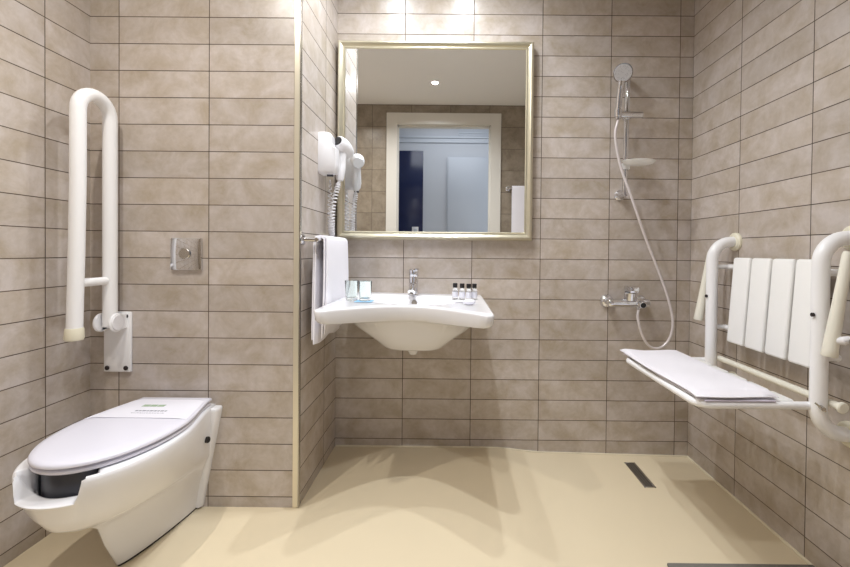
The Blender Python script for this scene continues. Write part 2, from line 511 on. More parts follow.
# ------------------------------------------------------------------ basin
BX = -0.600; RZ = 0.765
def basin_outline(hw, yb, yc, ye, z, n=14, rc=0.03):
    """rear straight, sides straight, concave front; ye = corner y, yc = front centre y"""
    pts = []
    def P(x, y): pts.append(Vector((BX + x, y, z)))
    # right side rear to front
    for k in range(8): P(hw, yb + (ye + rc - yb) * k / 7)
    for k in range(1, 5):
        a = PI / 2 * k / 5
        P(hw - rc + rc * math.cos(a), ye + rc - rc * math.sin(a))
    m = 25
    for k in range(m):
        u = 1 - 2 * k / (m - 1)
        x = u * (hw - rc)
        s = math.cos(u * PI / 2) ** 1.1 if abs(u) < 1 else 0
        P(x, ye + (yc - ye) * s)
    for k in range(4, 0, -1):
        a = PI / 2 * k / 5
        P(-hw + rc - rc * math.cos(a), ye + rc - rc * math.sin(a))
    for k in range(7, -1, -1): P(-hw, yb + (ye + rc - yb) * k / 7)
    for k in range(1, 12): P(-hw + 2 * hw * k / 12, yb)
    return pts
def egg(hx, yb, yf, z, n, p=2.4):
    """n points, same start and sense as the outline: starts right rear corner"""
    cy = (yb + yf) / 2; hy = (yb - yf) / 2
    return cy, hy
def morph(outline, cx, cy, hx, hy, z, p=2.6):
    """project an outline radially on a superellipse"""
    out = []
    for q in outline:
        dx, dy = (q.x - cx) / hx, (q.y - cy) / hy
        L = (abs(dx) ** p + abs(dy) ** p) ** (1 / p)
        out.append(Vector((cx + (q.x - cx) / L, cy + (q.y - cy) / L, z)))
    return out
t = thing('wash_basin', 'white ceramic wall basin with a concave front edge under the mirror', 'basin', (BX, 0, 0.55))
bm = bmesh.new()
YB = -0.001
base = basin_outline(0.312, YB, -0.462, -0.640, RZ)
R_ = []
cen = (BX, -0.25)
R_.append(morph(base, BX, -0.215, 0.055, 0.055, 0.555, 2))
R_.append(morph(base, BX, -0.205, 0.118, 0.120, 0.558, 3.2))
R_.append(morph(base, BX, -0.205, 0.134, 0.140, 0.567, 3.0))
R_.append(morph(base, BX, -0.205, 0.172, 0.168, 0.598, 2.8))
R_.append(morph(base, BX, -0.208, 0.232, 0.190, 0.640, 2.8))
a = morph(base, BX, -0.212, 0.278, 0.204, 0.684, 3.2)
b2 = basin_outline(0.288, YB, -0.430, -0.585, 0.7)
R_.append(a)
def lowz(q):        # lip is lower at the centre of the front than at the ears
    e = min(1.0, abs(q.x - BX) / 0.31)
    return 0.705 + 0.016 * e ** 2
R_.append([Vector((p.x * .5 + q.x * .5, p.y * .5 + q.y * .5, lowz(q) - 0.007)) for p, q in zip(b2, a)])
R_.append([Vector((q.x, q.y, lowz(q) - 0.001)) for q in basin_outline(0.304, YB, -0.452, -0.628, 0.7)])
R_.append([Vector((q.x, q.y, lowz(q) + 0.008)) for q in basin_outline(0.309, YB, -0.458, -0.636, 0.7)])
R_.append([Vector((q.x, q.y, RZ - 0.008)) for q in base])
R_.append([Vector((q.x, q.y, RZ - 0.002)) for q in basin_outline(0.310, YB, -0.460, -0.637, RZ)])
R_.append([Vector((q.x, q.y, RZ)) for q in basin_outline(0.305, YB - 0.004, -0.455, -0.630, RZ)])
# deck and inner bowl
R_.append(morph(base, BX, -0.275, 0.190, 0.138, RZ - 0.001, 2.6))
R_.append(morph(base, BX, -0.275, 0.184, 0.132, RZ - 0.007, 2.6))
R_.append(morph(base, BX, -0.275, 0.172, 0.120, RZ - 0.045, 2.5))
R_.append(morph(base, BX, -0.270, 0.145, 0.098, RZ - 0.095, 2.4))
R_.append(morph(base, BX, -0.260, 0.090, 0.060, RZ - 0.120, 2.2))
R_.append(morph(base, BX, -0.250, 0.024, 0.020, RZ - 0.126, 2))
def dz(x): return -0.017 * (x - BX)      # the basin hangs a touch low on its right
R_ = [[Vector((q.x, q.y, q.z + dz(q.x))) for q in ring] for ring in R_]
loft(bm, R_)
link('bowl', bm, 'ceramic', t, 50)
bm = bmesh.new(); lathe(bm, [(0.060, 0.5535), (0.044, 0.546), (0.024, 0.533), (0.016, 0.518), (0.006, 0.515)], BX - 0.005, -0.215); link('waste_outlet', bm, 'ceramic', t)
bm = bmesh.new()
cyl(bm, (-0.607, -0.1500, 0.738), (-0.607, -0.1535, 0.737), 0.0125, seg=24); link('overflow', bm, 'steel_dark', t)

# faucet
FX, FY = -0.617, -0.085
t = thing('basin_faucet', 'chrome single lever mixer faucet on the rear of the basin', 'faucet', (FX, FY, RZ))
bm = bmesh.new()
lathe(bm, [(0.027, RZ), (0.027, RZ + 0.004), (0.023, RZ + 0.008), (0.022, RZ + 0.045), (0.0225, RZ + 0.085), (0.021, RZ + 0.088)], FX, FY)
link('body', bm, 'chrome', t)
bm = bmesh.new()
path = spline([(FX, FY - 0.005, RZ + 0.055), (FX, FY - 0.040, RZ + 0.049), (FX, FY - 0.072, RZ + 0.037), (FX - 0.001, FY - 0.098, RZ + 0.025)], 6)
rings = []
for (p, n, b) in frames(path):
    rings.append([p + n * (0.011 * math.cos(2 * PI * k / 20)) + b * (0.0165 * math.sin(2 * PI * k / 20)) for k in range(20)])
loft(bm, rings); link('spout', bm, 'chrome', t)
bm = bmesh.new(); cyl(bm, (FX - 0.001, FY - 0.088, RZ + 0.022), (FX - 0.001, FY - 0.090, RZ + 0.013), 0.011, seg=20); link('aerator', bm, 'brushed', t)
bm = bmesh.new()
lathe(bm, [(0.021, RZ + 0.089), (0.0225, RZ + 0.092), (0.0225, RZ + 0.118), (0.019, RZ + 0.124)], FX, FY)
box(bm, FX + 0.002, FX + 0.026, FY - 0.075, FY + 0.018, RZ + 0.116, RZ + 0.130, 0.005)
link('lever', bm, 'chrome', t)

# two tumblers and the paper under one of them
def tumbler(x, y, label):
    t = thing('drinking_glass', label, 'glass', (x, y, RZ + 0.0012), 'drinking glasses on the basin')
    bm = bmesh.new(); z = RZ + 0.0014 + dz(x)
    lathe(bm, [(0.020, z), (0.0225, z + 0.002), (0.0275, z + 0.081), (0.0262, z + 0.082), (0.0255, z + 0.081), (0.0208, z + 0.012), (0.010, z + 0.010)], x, y, 32)
    link('tumbler', bm, 'glass', t)
tumbler(-0.846, -0.352, 'clear glass tumbler beside the hanging towel, left one of two on basin')
tumbler(-0.788, -0.362, 'clear glass tumbler on pale blue paper, right one of two on basin')
bm = bmesh.new(); box(bm, -0.826, -0.756, -0.402, -0.328, RZ + 0.0004 + dz(-0.826), RZ + 0.0012 + dz(-0.826))
tag(link('paper_coaster', bm, 'blue_paper', None, 0), 'pale blue paper coaster under the right tumbler on the basin', 'coaster')

# toiletries
bl = ['leftmost of the four small black capped toiletry bottles on basin', 'second from left of the small black capped toiletry bottles on basin',
      'third from left of the small black capped toiletry bottles on basin', 'rightmost of the four small black capped toiletry bottles on basin']
for i, (x, y) in enumerate(((-0.421, -0.205), (-0.390, -0.215), (-0.361, -0.222), (-0.335, -0.205))):
    z = RZ + 0.0003 + dz(x - 0.0125)
    t = thing('toiletry_bottle', bl[i], 'bottle', (x, y, z), 'toiletry bottles on the basin')
    bm = bmesh.new(); lathe(bm, [(0.010, z), (0.0125, z + 0.002), (0.0125, z + 0.040), (0.011, z + 0.045), (0.007, z + 0.049), (0.007, z + 0.0515)], x, y, 20); link('bottle', bm, 'bottle', t)
    bm = bmesh.new(); lathe(bm, [(0.01275, z + 0.009), (0.01275, z + 0.034)], x, y, 20, cap0=False, cap1=False); link('label_sleeve', bm, 'paper', t)
    bm = bmesh.new(); lathe(bm, [(0.0098, z + 0.0516), (0.0104, z + 0.053), (0.0104, z + 0.069), (0.009, z + 0.071)], x, y, 20); link('cap', bm, 'black', t)
bm = bmesh.new()
for s in (0,): ellipsoid(bm, (-0.366, -0.390, RZ + 0.0117 + dz(-0.366)), 0.026, 0.017, 0.0113)
tag(link('soap_bar', bm, 'paper'), 'small white wrapped soap bar before the toiletry bottles on basin', 'soap')
bm = bmesh.new(); box(bm, -0.452, -0.388, -0.335, -0.298, RZ - 0.0016, RZ + 0.003, 0.0015)
tag(link('sachet', bm, 'paper'), 'flat white paper sachet left of the soap bar on basin', 'sachet')

# ------------------------------------------------------------------ towel rail and hand towel
RX, RZR = -0.948, 1.014
t = thing('towel_rail', 'chrome towel rail on the tiled side wall beside the basin', 'towel rail', (XP, -0.25, RZR))
for yy in (-0.468, -0.040):
    bm = bmesh.new()
    tube(bm, [(XP + 0.0005, yy, RZR), (XP + 0.006, yy, RZR), (XP + 0.010, yy, RZR), (XP + 0.012, yy, RZR), (RX - 0.006, yy, RZR)], [0.021, 0.021, 0.017, 0.009, 0.009], 20)
    link('bracket', bm, 'chrome', t)
bm = bmesh.new(); cyl(bm, (RX, -0.485, RZR), (RX, -0.024, RZR), 0.0085, bev=0.002); link('bar', bm, 'chrome', t)
# draped towel: one cloth strip, folded over the bar
def drape(x_bar, z_bar, y0, y1, ztop_r, x_front, x_back, zf, zbk, th=0.007, ny=22, flare=0.036):
    """closed cloth cross section in xz, swept along y with small waves"""
    rows = []
    for j in range(ny + 1):
        y = y0 + (y1 - y0) * j / ny
        w = 0.0025 * math.sin(j * 0.9) + 0.002 * math.sin(j * 0.37 + 1)
        zf_ = zf + 0.006 * math.sin(j * 0.45); zb_ = zbk + 0.005 * math.sin(j * 0.5 + 2)
        cl = []
        n = 10
        for k in range(n + 1):
            u = k / n
            cl.append((x_back + (1 - u) * 0.004 + w * 0.6 * (1 - u), zb_ + (z_bar - zb_) * u))
        for k in range(1, 8):
            a = PI - PI * k / 8
            cx = (x_front + x_back) / 2; rx = (x_front - x_back) / 2
            cl.append((cx + rx * math.cos(a), z_bar + ztop_r * math.sin(a)))
        for k in range(n + 1):
            u = k / n
            cl.append((x_front + w * u + 0.004 * math.sin(u * 3) , z_bar + (zf_ - z_bar) * u))
        # offset to thickness
        L, Rr = [], []
        for i, (x, z) in enumerate(cl):
            a = cl[max(i - 1, 0)]; b = cl[min(i + 1, len(cl) - 1)]
            tx, tz = b[0] - a[0], b[1] - a[1]; l = math.hypot(tx, tz) or 1
            nx, nz = -tz / l, tx / l
            e = 0.55 if i in (0, len(cl) - 1) else 1.0
            yy = y - flare * (1 - j / ny) ** 2 * max(0.0, (z_bar - z) / 0.4)
            L.append(Vector((x + nx * th / 2 * e, yy, z + nz * th / 2 * e))); Rr.append(Vector((x - nx * th / 2 * e, yy, z - nz * th / 2 * e)))
        rows.append(L + Rr[::-1])
    return rows
bm = bmesh.new()
rows = drape(RX, RZR, -0.445, -0.125, 0.0118, -0.9310, -0.9640, 0.640, 0.612, 0.0052)
loft(bm, rows)
tw = tag(link('hand_towel', bm, 'towel', None, 60), 'white towel folded over the chrome rail left of the basin', 'towel')
bm = bmesh.new()
# second fold lying inside the first, set back at the near end
rows = drape(RX, RZR, -0.440, -0.130, 0.0172, -0.9225, -0.9720, 0.655, 0.628, 0.0048)
loft(bm, rows)
link('outer_fold', bm, 'towel', tw, 60)

# towel on the rail beside the doorway, seen in the mirror
FZ, FY0 = 1.600, YF + 0.065
t = thing('towel_rail', 'chrome towel rail on the tiled wall right of the doorway in the mirror', 'towel rail', (0.38, YF, FZ))
for xx in (0.118, 0.600):
    bm = bmesh.new()
    tube(bm, [(xx, YF + 0.0005, FZ), (xx, YF + 0.006, FZ), (xx, YF + 0.010, FZ), (xx, YF + 0.012, FZ), (xx, FY0 + 0.006, FZ)], [0.028, 0.028, 0.020, 0.011, 0.011], 20)
    link('bracket', bm, 'chrome', t)
bm = bmesh.new(); cyl(bm, (0.100, FY0, FZ), (0.620, FY0, FZ), 0.0095, bev=0.002); link('bar', bm, 'chrome', t)
bm = bmesh.new()
rows = drape(RX, FZ, 0.0, 0.40, 0.0165, RX + 0.020, RX - 0.020, 0.86, 0.90, 0.0105, flare=0.0)
loft(bm, [[Vector((0.150 + p.y, FY0 + (p.x - RX), p.z)) for p in row] for row in rows])
tag(link('bath_towel', bm, 'towel', None, 60), 'long white towel on the rail right of the doorway in the mirror', 'towel')

# ------------------------------------------------------------------ hair dryer
t = thing('dryer_holder', 'white wall holder of the hair dryer on the tiled side wall', 'holder', (XP, -0.23, 1.30))
bm = bmesh.new()
prof = [(XP + 0.0005, 1.3030), (XP + 0.010, 1.3030 - 0.004), (XP + 0.070, 1.3030), (-0.934, 1.3130), (-0.930, 1.337), (-0.934, 1.4110), (-0.944, 1.4170), (-0.952, 1.4270), (-0.953, 1.4630), (-0.964, 1.4760), (-0.985, 1.4810), (XP + 0.0005, 1.4790)]
ya, yb = -0.285, -0.226
rings = []
cx = sum(p[0] for p in prof) / len(prof); cz = sum(p[1] for p in prof) / len(prof)
for y, s in ((ya, 0.86), (ya + 0.004, 0.95), (ya + 0.012, 1.0), (yb - 0.012, 1.0), (yb - 0.004, 0.95), (yb, 0.86)):
    rings.append([Vector((max(XP + 0.0005, cx + (x - cx) * s) if x > XP + 0.001 else XP + 0.0005, y, cz + (z - cz) * s)) for x, z in prof])
loft(bm, rings); link('body', bm, 'white_plastic', t, 35)
bm = bmesh.new(); box(bm, -0.972, -0.944, -0.286, -0.2795, 1.2875, 1.297, 0.002); link('switch', bm, 'dark', t)
t = thing('hair_dryer', 'white hair dryer with black grille and coiled cord beside the mirror', 'hair dryer', (-0.92, -0.2, 1.27))
bm = bmesh.new()
p0 = Vector((-0.944, -0.222, 1.455)); p1 = Vector((-0.916, -0.132, 1.418))
pa = [p0.lerp(p1, k) for k in (0, 0.05, 0.3, 0.6, 0.92, 1.0)]
tube(bm, pa, [0.023, 0.029, 0.036, 0.036, 0.029, 0.025], 24); link('barrel', bm, 'white_plastic', t)
d = (p1 - p0).normalized()
bm = bmesh.new(); cyl(bm, p0 - d * 0.004, p0 - d * 0.0004, 0.019, 0.021); link('intake_grille', bm, 'black', t)
bm = bmesh.new()
hp = [(-0.934, -0.186, 1.430), (-0.936, -0.188, 1.380), (-0.938, -0.192, 1.330), (-0.941, -0.196, 1.286)]
rings = []
for (p, n, b), s in zip(frames(spline(hp, 4)), [1.0] * 9 + [0.95, 0.9, 0.85, 0.7]):
    rings.append([p + n * (0.021 * s * math.cos(2 * PI * k / 16)) + b * (0.021 * s * math.sin(2 * PI * k / 16)) for k in range(16)])
loft(bm, rings); link('handle', bm, 'white_plastic', t)
bm = bmesh.new()
cp = spline([(-0.941, -0.196, 1.288), (-0.950, -0.212, 1.240), (-0.962, -0.225, 1.16), (-0.966, -0.225, 1.09), (-0.972, -0.205, 1.045), (-0.984, -0.185, 1.085), (-0.986, -0.185, 1.18), (-0.986, -0.190, 1.29)], 40)
fr = frames(cp); pts = []
tot = len(fr)
for i, (p, n, b) in enumerate(fr):
    a = 2 * PI * i / 7.4
    r = 0.0105 * min(1.0, i / 20, (tot - i) / 30)
    pts.append(p + n * r * math.cos(a) + b * r * math.sin(a))
tube(bm, pts, 0.0030, 6); link('coiled_cord', bm, 'white_plastic', t, 80)

# ------------------------------------------------------------------ flush plate
t = thing('flush_plate', 'square chrome flush plate on the tiled wall above the toilet', 'flush plate', (-1.43, YN, 0.955))
bm = bmesh.new(); box(bm, -1.488, -1.372, YN - 0.013, YN - 0.0005, 0.895, 1.015, 0.003); link('plate', bm, 'chrome', t)
bm = bmesh.new(); cyl(bm, (-1.432, YN - 0.0132, 0.957), (-1.432, YN - 0.020, 0.957), 0.021, bev=0.002, seg=32); link('button', bm, 'brushed', t)

# ------------------------------------------------------------------ drop down grab bar
GX = -1.680
t = thing('grab_bar', 'white folded up grab bar on the wall beside the toilet', 'grab bar', (GX, YN, 0.51))
yr, yf, rt = -0.541, -0.668, 0.0222
zc = 1.438; ra = (yr - yf) / 2; ym = (yr + yf) / 2
path = [(GX, yr, 0.690), (GX, yr, 0.95), (GX, yr, 1.2)]
for k in range(17):
    a = PI * k / 16
    path.append((GX, ym + ra * math.cos(a), zc + ra * math.sin(a)))
path += [(GX - 0.001, yf, 1.2), (GX - 0.006, yf, 0.95), (GX - 0.013, yf, 0.700)]
bm = bmesh.new(); tube(bm, path, rt, 24); link('tube', bm, 'enamel', t, 60)
bm = bmesh.new(); cyl(bm, (GX - 0.001, yr - 0.018, 0.857), (GX - 0.008, yf + 0.018, 0.857), 0.0145); link('cross_bar', bm, 'enamel', t)
bm = bmesh.new(); tube(bm, [(GX - 0.013, yf, 0.708), (GX - 0.013, yf, 0.703), (GX - 0.014, yf, 0.674), (GX - 0.014, yf, 0.667)], [0.0235, 0.025, 0.027, 0.024], 24); link('rubber_end', bm, 'cream_plastic', t)
bm = bmesh.new(); box(bm, -1.738, -1.636, YN - 0.012, YN - 0.0005, 0.511, 0.737, 0.004); link('wall_plate', bm, 'enamel', t)
for x_, z_ in ((-1.652, 0.721), (-1.652, 0.527), (-1.722, 0.527), (-1.722, 0.721)):
    bm = bmesh.new(); cyl(bm, (x_, YN - 0.0122, z_), (x_, YN - 0.017, z_), 0.0085, bev=0.0015, seg=20); link('bolt', bm, 'bolt', t)
for s in (-1, 1):
    bm = bmesh.new()
    x0 = GX + s * 0.0235; x1 = GX + s * 0.033
    cyl(bm, (x0, yr - 0.005, 0.705), (x1, yr - 0.005, 0.705), 0.034, bev=0.003, seg=32)
    box(bm, min(x0, x1), max(x0, x1), yr - 0.005, YN - 0.0122, 0.678, 0.732)
    link('hinge_ear', bm, 'enamel', t)
bm = bmesh.new(); cyl(bm, (GX + 0.0332, yr - 0.005, 0.705), (GX + 0.036, yr - 0.005, 0.705), 0.029, 0.027, seg=24); link('hinge_cap', bm, 'white_plastic', t)

# ------------------------------------------------------------------ toilet
TX = -1.450
S_ = [0, 0.04, 0.1, 0.18, 0.26, 0.34, 0.42, 0.5, 0.58, 0.66, 0.73, 0.78] + [1 - 0.2 * (1 - k / 26) ** 2 for k in range(27)]
def plan(yr, yf, wr, wm, sm, a, b, z, inset=0.0):
    rt = []
    for s in S_:
        if s < sm:
            u = s / sm; u = u * u * (3 - 2 * u)
            w = wr + (wm - wr) * u
        else:
            u = (s - sm) / (1 - sm)
            w = wm * max(0.0, 1 - u ** a) ** b
        rt.append((w, yr + (yf - yr) * s))
    pts = [Vector((TX + w, y, z)) for w, y in rt]
    pts += [Vector((TX - w, y, z)) for w, y in reversed(rt[:-1])]
    return pts
def notch(p, zmax):
    """rim drops in a wide scoop at the front"""
    dx = abs(p.x - TX)
    fy = max(0.0, min(1.0, (-0.930 - p.y) / 0.020))
    u = max(0.0, min(1.0, (0.087 - dx) / 0.011)); u = u * u * (3 - 2 * u)
    fy = fy * fy * (3 - 2 * fy)
    k = u * fy
    if p.z > 0.325: p.z = p.z + (0.325 + (p.z - 0.325) * 0.16 - p.z) * k
    return p
t = thing('toilet', 'white elongated toilet with open front rim and closed lid', 'toilet', (TX, YN, 0))
Y0 = YN - 0.0008
rows = [
    plan(Y0, -0.792, .072, .066, .05, 1.3, .62, 0.008),
    plan(Y0, -0.835, .086, .082, .05, 1.3, .62, 0.10),
    plan(Y0, -0.858, .104, .100, .08, 1.35, .62, 0.165),
    plan(Y0, -0.888, .112, .110, .12, 1.5, .60, 0.190),
    plan(Y0, -0.938, .118, .126, .25, 1.8, .56, 0.212),
    plan(Y0, -0.985, .121, .143, .38, 2.0, .53, 0.242),
    plan(Y0, -1.010, .124, .158, .44, 2.1, .52, 0.282),
    plan(Y0, -1.026, .126, .171, .47, 2.3, .51, 0.322),
    plan(Y0, -1.033, .128, .178, .49, 2.5, .50, 0.360),
    plan(Y0, -1.034, .129, .180, .50, 2.5, .50, 0.382),
    plan(Y0, -1.032, .128, .178, .50, 2.5, .50, 0.391),
    plan(Y0 - .006, -1.026, .124, .173, .50, 2.5, .50, 0.3945),
    plan(-0.545, -0.998, .080, .138, .50, 2.3, .50, 0.3945),
    plan(-0.550, -0.992, .076, .132, .50, 2.3, .50, 0.388),
]
rows = [[notch(p, 0) for p in r] for r in rows]
rows += [plan(-0.552, -0.988, .074, .129, .50, 2.3, .50, 0.322),
         plan(-0.58, -0.955, .064, .110, .50, 2.1, .50, 0.258), plan(-0.66, -0.88, .03, .05, .50, 2.0, .50, 0.222)]
bm = bmesh.new()
loft(bm, rows)
# rear fixing flange that widens upwards
fl = []
for z, w, d in ((0.008, .084, .020), (0.10, .101, .024), (0.20, .120, .030), (0.30, .139, .034), (0.372, .153, .036), (0.382, .153, .036), (0.386, .149, .034)):
    fl.append([Vector((TX + w, Y0, z)), Vector((TX + w, Y0 - d + .008, z)), Vector((TX + w - .008, Y0 - d, z)), Vector((TX - w + .008, Y0 - d, z)), Vector((TX - w, Y0 - d + .008, z)), Vector((TX - w, Y0, z))])
loft(bm, fl)
link('bowl', bm, 'ceramic', t, 70)
bm = bmesh.new()
rows = [plan(Y0, -0.786, .070, .064, .05, 1.3, .62, 0.0005), plan(Y0, -0.788, .070, .065, .05, 1.3, .62, 0.0075)]
loft(bm, rows); link('base_shadow_gap', bm, 'bolt', t)  # shade of the gap under the foot, put in as a dark strip
# dark slate inner piece of the bowl, seen through the open front
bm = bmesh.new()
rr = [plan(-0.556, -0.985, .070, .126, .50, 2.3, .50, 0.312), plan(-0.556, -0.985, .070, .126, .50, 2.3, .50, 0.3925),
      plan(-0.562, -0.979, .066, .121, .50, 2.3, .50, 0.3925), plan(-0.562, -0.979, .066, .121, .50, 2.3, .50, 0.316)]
loft(bm, rr, cap0=True, cap1=True); link('bowl_dark_inner', bm, 'dark', t)
bm = bmesh.new()
LS = dict()
def lp(i, z):          # lid and seat outline, inset by i
    return plan(-0.516 - i, -1.003 + i, .128 - i, .171 - i, .46, 2.2, .50, z)
rows = [lp(.008, 0.3955), lp(.003, 0.399), lp(.003, 0.405), lp(.008, 0.4085), lp(.06, 0.4085), lp(.06, 0.3955)]
loft(bm, rows, False, False)
vs = [v for v in bm.verts]
n = len(rows[0])
bm.verts.ensure_lookup_table()
for i in range(n):
    j = (i + 1) % n
    bm.faces.new((bm.verts[5 * n + i], bm.verts[5 * n + j], bm.verts[j], bm.verts[i]))
link('seat', bm, 'lid', t, 50)
bm = bmesh.new()
rows = [lp(.006, 0.4115), lp(.0, 0.4145), lp(.0, 0.4195), lp(.004, 0.4245), lp(.018, 0.4275), lp(.05, 0.4290), lp(.12, 0.4297)]
loft(bm, rows); link('lid', bm, 'lid', t, 40)
for s in (-1, 1):
    bm = bmesh.new(); cyl(bm, (TX + s * 0.075 - 0.02, -0.508, 0.4055), (TX + s * 0.075 + 0.02, -0.508, 0.4055), 0.010, bev=0.002, seg=16); link('hinge', bm, 'white_plastic', t)
bm = bmesh.new(); cyl(bm, (TX + 0.120, -0.556, 0.285), (TX + 0.1405, -0.560, 0.287), 0.011, seg=20); link('fixing_hole', bm, 'black', t)
# printed paper band across the lid
bm = bmesh.new()
nb = 14
def lidw(y):
    s = (y + 0.516) / (-1.003 + 0.516); u = min(1, s / .46); u = u * u * (3 - 2 * u)
    return .128 + .043 * u if s < .46 else .171
for (ya, yb) in ((-0.560, -0.720),):
    rings = []
    for i in range(nb + 1):
        u = -1 + 2 * i / nb
        row = []
        for y in (ya, (ya + yb) / 2, yb):
            w = lidw(y) - 0.006
            e = abs(u)
            row.append(Vector((TX + u * w, y, 0.4314 - 0.0050 * max(0, (e - 0.72) / 0.28) ** 2)))
        rings.append(row + [p - Vector((0, 0, 0.0008)) for p in reversed(row)])
    loft(bm, rings)
pb = tag(link('paper_band', bm, 'paper', None, 60), 'white printed paper band across the closed toilet lid', 'paper band')
bm = bmesh.new()
for k in range(3):
    x0 = TX - 0.050 + k * 0.026
    box(bm, x0, x0 + 0.024, -0.628, -0.610, 0.4313, 0.4316)
link('green_print', bm, 'ink_green', pb, 0)['label'] = 'green printed line'
bm = bmesh.new()
x0 = TX - 0.042
for k in range(9):
    w = random.uniform(0.006, 0.016)
    box(bm, x0, x0 + w, -0.668, -0.660, 0.4313, 0.4316); x0 += w + 0.003
x0 = TX - 0.042
for k in range(14):
    w = random.uniform(0.003, 0.008)
    box(bm, x0, x0 + w, -0.684, -0.681, 0.4313, 0.4316); x0 += w + 0.0025
link('grey_print', bm, 'ink_grey', pb, 0)['label'] = 'small grey printed lines'

# ------------------------------------------------------------------ shower rail, hand shower, hose, mixer
SX, SY = 0.392, -0.058
t = thing('shower_rail', 'chrome vertical shower rail on the back wall right of the mirror', 'shower rail', (SX, 0, 1.25))
bm = bmesh.new(); cyl(bm, (SX - 0.004, SY, 1.262), (SX + 0.004, SY, 1.842), 0.0115, bev=0.003); link('bar', bm, 'chrome', t)
for (xx, zz) in ((SX - 0.006, 1.258), (SX + 0.004, 1.832)):
    bm = bmesh.new()
    tube(bm, [(xx, -0.0005, zz), (xx, -0.006, zz), (xx, -0.012, zz), (xx, -0.030, zz), (xx, SY - 0.016, zz)], [0.026, 0.026, 0.019, 0.015, 0.015], 24)
    link('wall_mount', bm, 'chrome', t)
zs = 1.632
bm = bmesh.new()
cyl(bm, (SX, SY, zs - 0.022), (SX, SY, zs + 0.022), 0.019, bev=0.003)
cyl(bm, (SX - 0.062, SY - 0.018, zs), (SX + 0.072, SY - 0.010, zs), 0.0150, bev=0.003)
cyl(bm, (SX - 0.052, SY - 0.030, zs - 0.017), (SX - 0.052, SY - 0.030, zs + 0.017), 0.0165, 0.0185, bev=0.002)
link('slider', bm, 'chrome', t)

t = thing('hand_shower', 'chrome round hand shower held on top of the shower rail', 'hand shower', (0.340, -0.095, 1.65))
HC = Vector((0.348, -0.118, 1.808)); nd = Vector((-0.28, -0.84, -0.40)).normalized()
bm = bmesh.new()
tube(bm, [HC - nd * 0.020, HC - nd * 0.016, HC - nd * 0.006, HC, HC + nd * 0.004], [0.018, 0.032, 0.042, 0.044, 0.042], 32); link('head', bm, 'chrome', t)
bm = bmesh.new(); tube(bm, [HC + nd * 0.0042, HC + nd * 0.007], [0.039, 0.037], 32); link('spray_face', bm, 'showerface', t)
bm = bmesh.new()
hb = Vector((SX - 0.052, SY - 0.030, zs - 0.030))
pth = spline([HC - nd * 0.006 + Vector((-0.006, 0.0, -0.035)), Vector((0.344, -0.100, 1.74)), Vector((SX - 0.052, SY - 0.032, zs + 0.02)), hb], 6)
tube(bm, pth, [0.017 - 0.005 * min(1, k / 14) for k in range(len(pth))], 16); link('handle', bm, 'chrome', t)

t = thing('soap_dish', 'translucent oval soap dish clipped on the shower rail', 'soap dish', (0.44, -0.09, 1.40))
bm = bmesh.new()
zd = 1.400
rr = []
for s, z in ((0.55, zd - 0.012), (0.85, zd - 0.006), (1.0, zd + 0.008), (0.97, zd + 0.009), (0.84, zd - 0.002), (0.5, zd - 0.008)):
    rr.append([Vector((0.436 + 0.077 * s * math.cos(2 * PI * k / 32), -0.098 + 0.050 * s * math.sin(2 * PI * k / 32), z)) for k in range(32)])
loft(bm, rr); link('dish', bm, 'frost', t)
bm = bmesh.new(); cyl(bm, (SX - 0.001, SY, zd - 0.026), (SX - 0.001, SY, zd + 0.004), 0.020, bev=0.003); link('clip', bm, 'frost', t)

D2 = 1.95
def sp(px, py, y=-0.085):      # measured points of the hose run, in the plane just off the wall
    d = y + 2.028
    return (-0.438 + (px - 450.6) / 410 * d - 0.0025 * d, y, 0.977 - (py - 251) / 410 * d + 0.0096 * (px - 450.6) / 410 * d)
zm_out = 0.7055
hz = [hb + Vector((0, -0.0, -0.001))] + [Vector(sp(*q)) for q in ((613.5, 137), (619, 166), (630, 196, -0.10), (645, 238, -0.09), (658, 270), (668, 297), (673.5, 321), (671, 338), (662, 348), (651, 347), (643, 335), (638.5, 318))] + [Vector((0.455, -0.0755, zm_out))]
bm = bmesh.new(); pth = spline(hz, 8); tube(bm, pth, 0.0062, 10)
th = link('hose', bm, 'chrome_hose' if 'chrome_hose' in M else 'brushed', None, 70)
th.name = 'shower_hose'
tag(th, 'pale flexible shower hose looping from hand shower to mixer', 'hose')
M['hose'] = plain('hose_sleeve', srgb(224, 216, 216), 0.28, 0.2)
th.data.materials[0] = M['hose']

t = thing('shower_mixer', 'chrome wall mounted shower mixer above the shower seat', 'shower mixer', (0.39, 0, 0.75))
zm = 0.736
for xx in (0.330, 0.494):
    bm = bmesh.new()
    tube(bm, [(xx, -0.0005, zm), (xx, -0.005, zm), (xx, -0.016, zm), (xx, -0.020, zm), (xx, -0.056, zm)], [0.033, 0.033, 0.025, 0.017, 0.017], 24); link('wall_flange', bm, 'chrome', t)
bm = bmesh.new()
tube(bm, [(0.311, -0.070, zm), (0.319, -0.070, zm), (0.336, -0.070, zm), (0.385, -0.072, zm), (0.450, -0.072, zm), (0.500, -0.070, zm), (0.508, -0.070, zm)], [0.016, 0.021, 0.0195, 0.0205, 0.0205, 0.021, 0.016], 24)
link('body', bm, 'chrome', t)
bm = bmesh.new(); cyl(bm, (0.416, -0.074, zm + 0.014), (0.416, -0.078, zm + 0.052), 0.0290, 0.0300, bev=0.002); link('cartridge', bm, 'chrome', t)
bm = bmesh.new()
box(bm, 0.392, 0.440, -0.128, -0.048, zm + 0.0525, zm + 0.082, 0.009)
link('lever', bm, 'chrome', t)
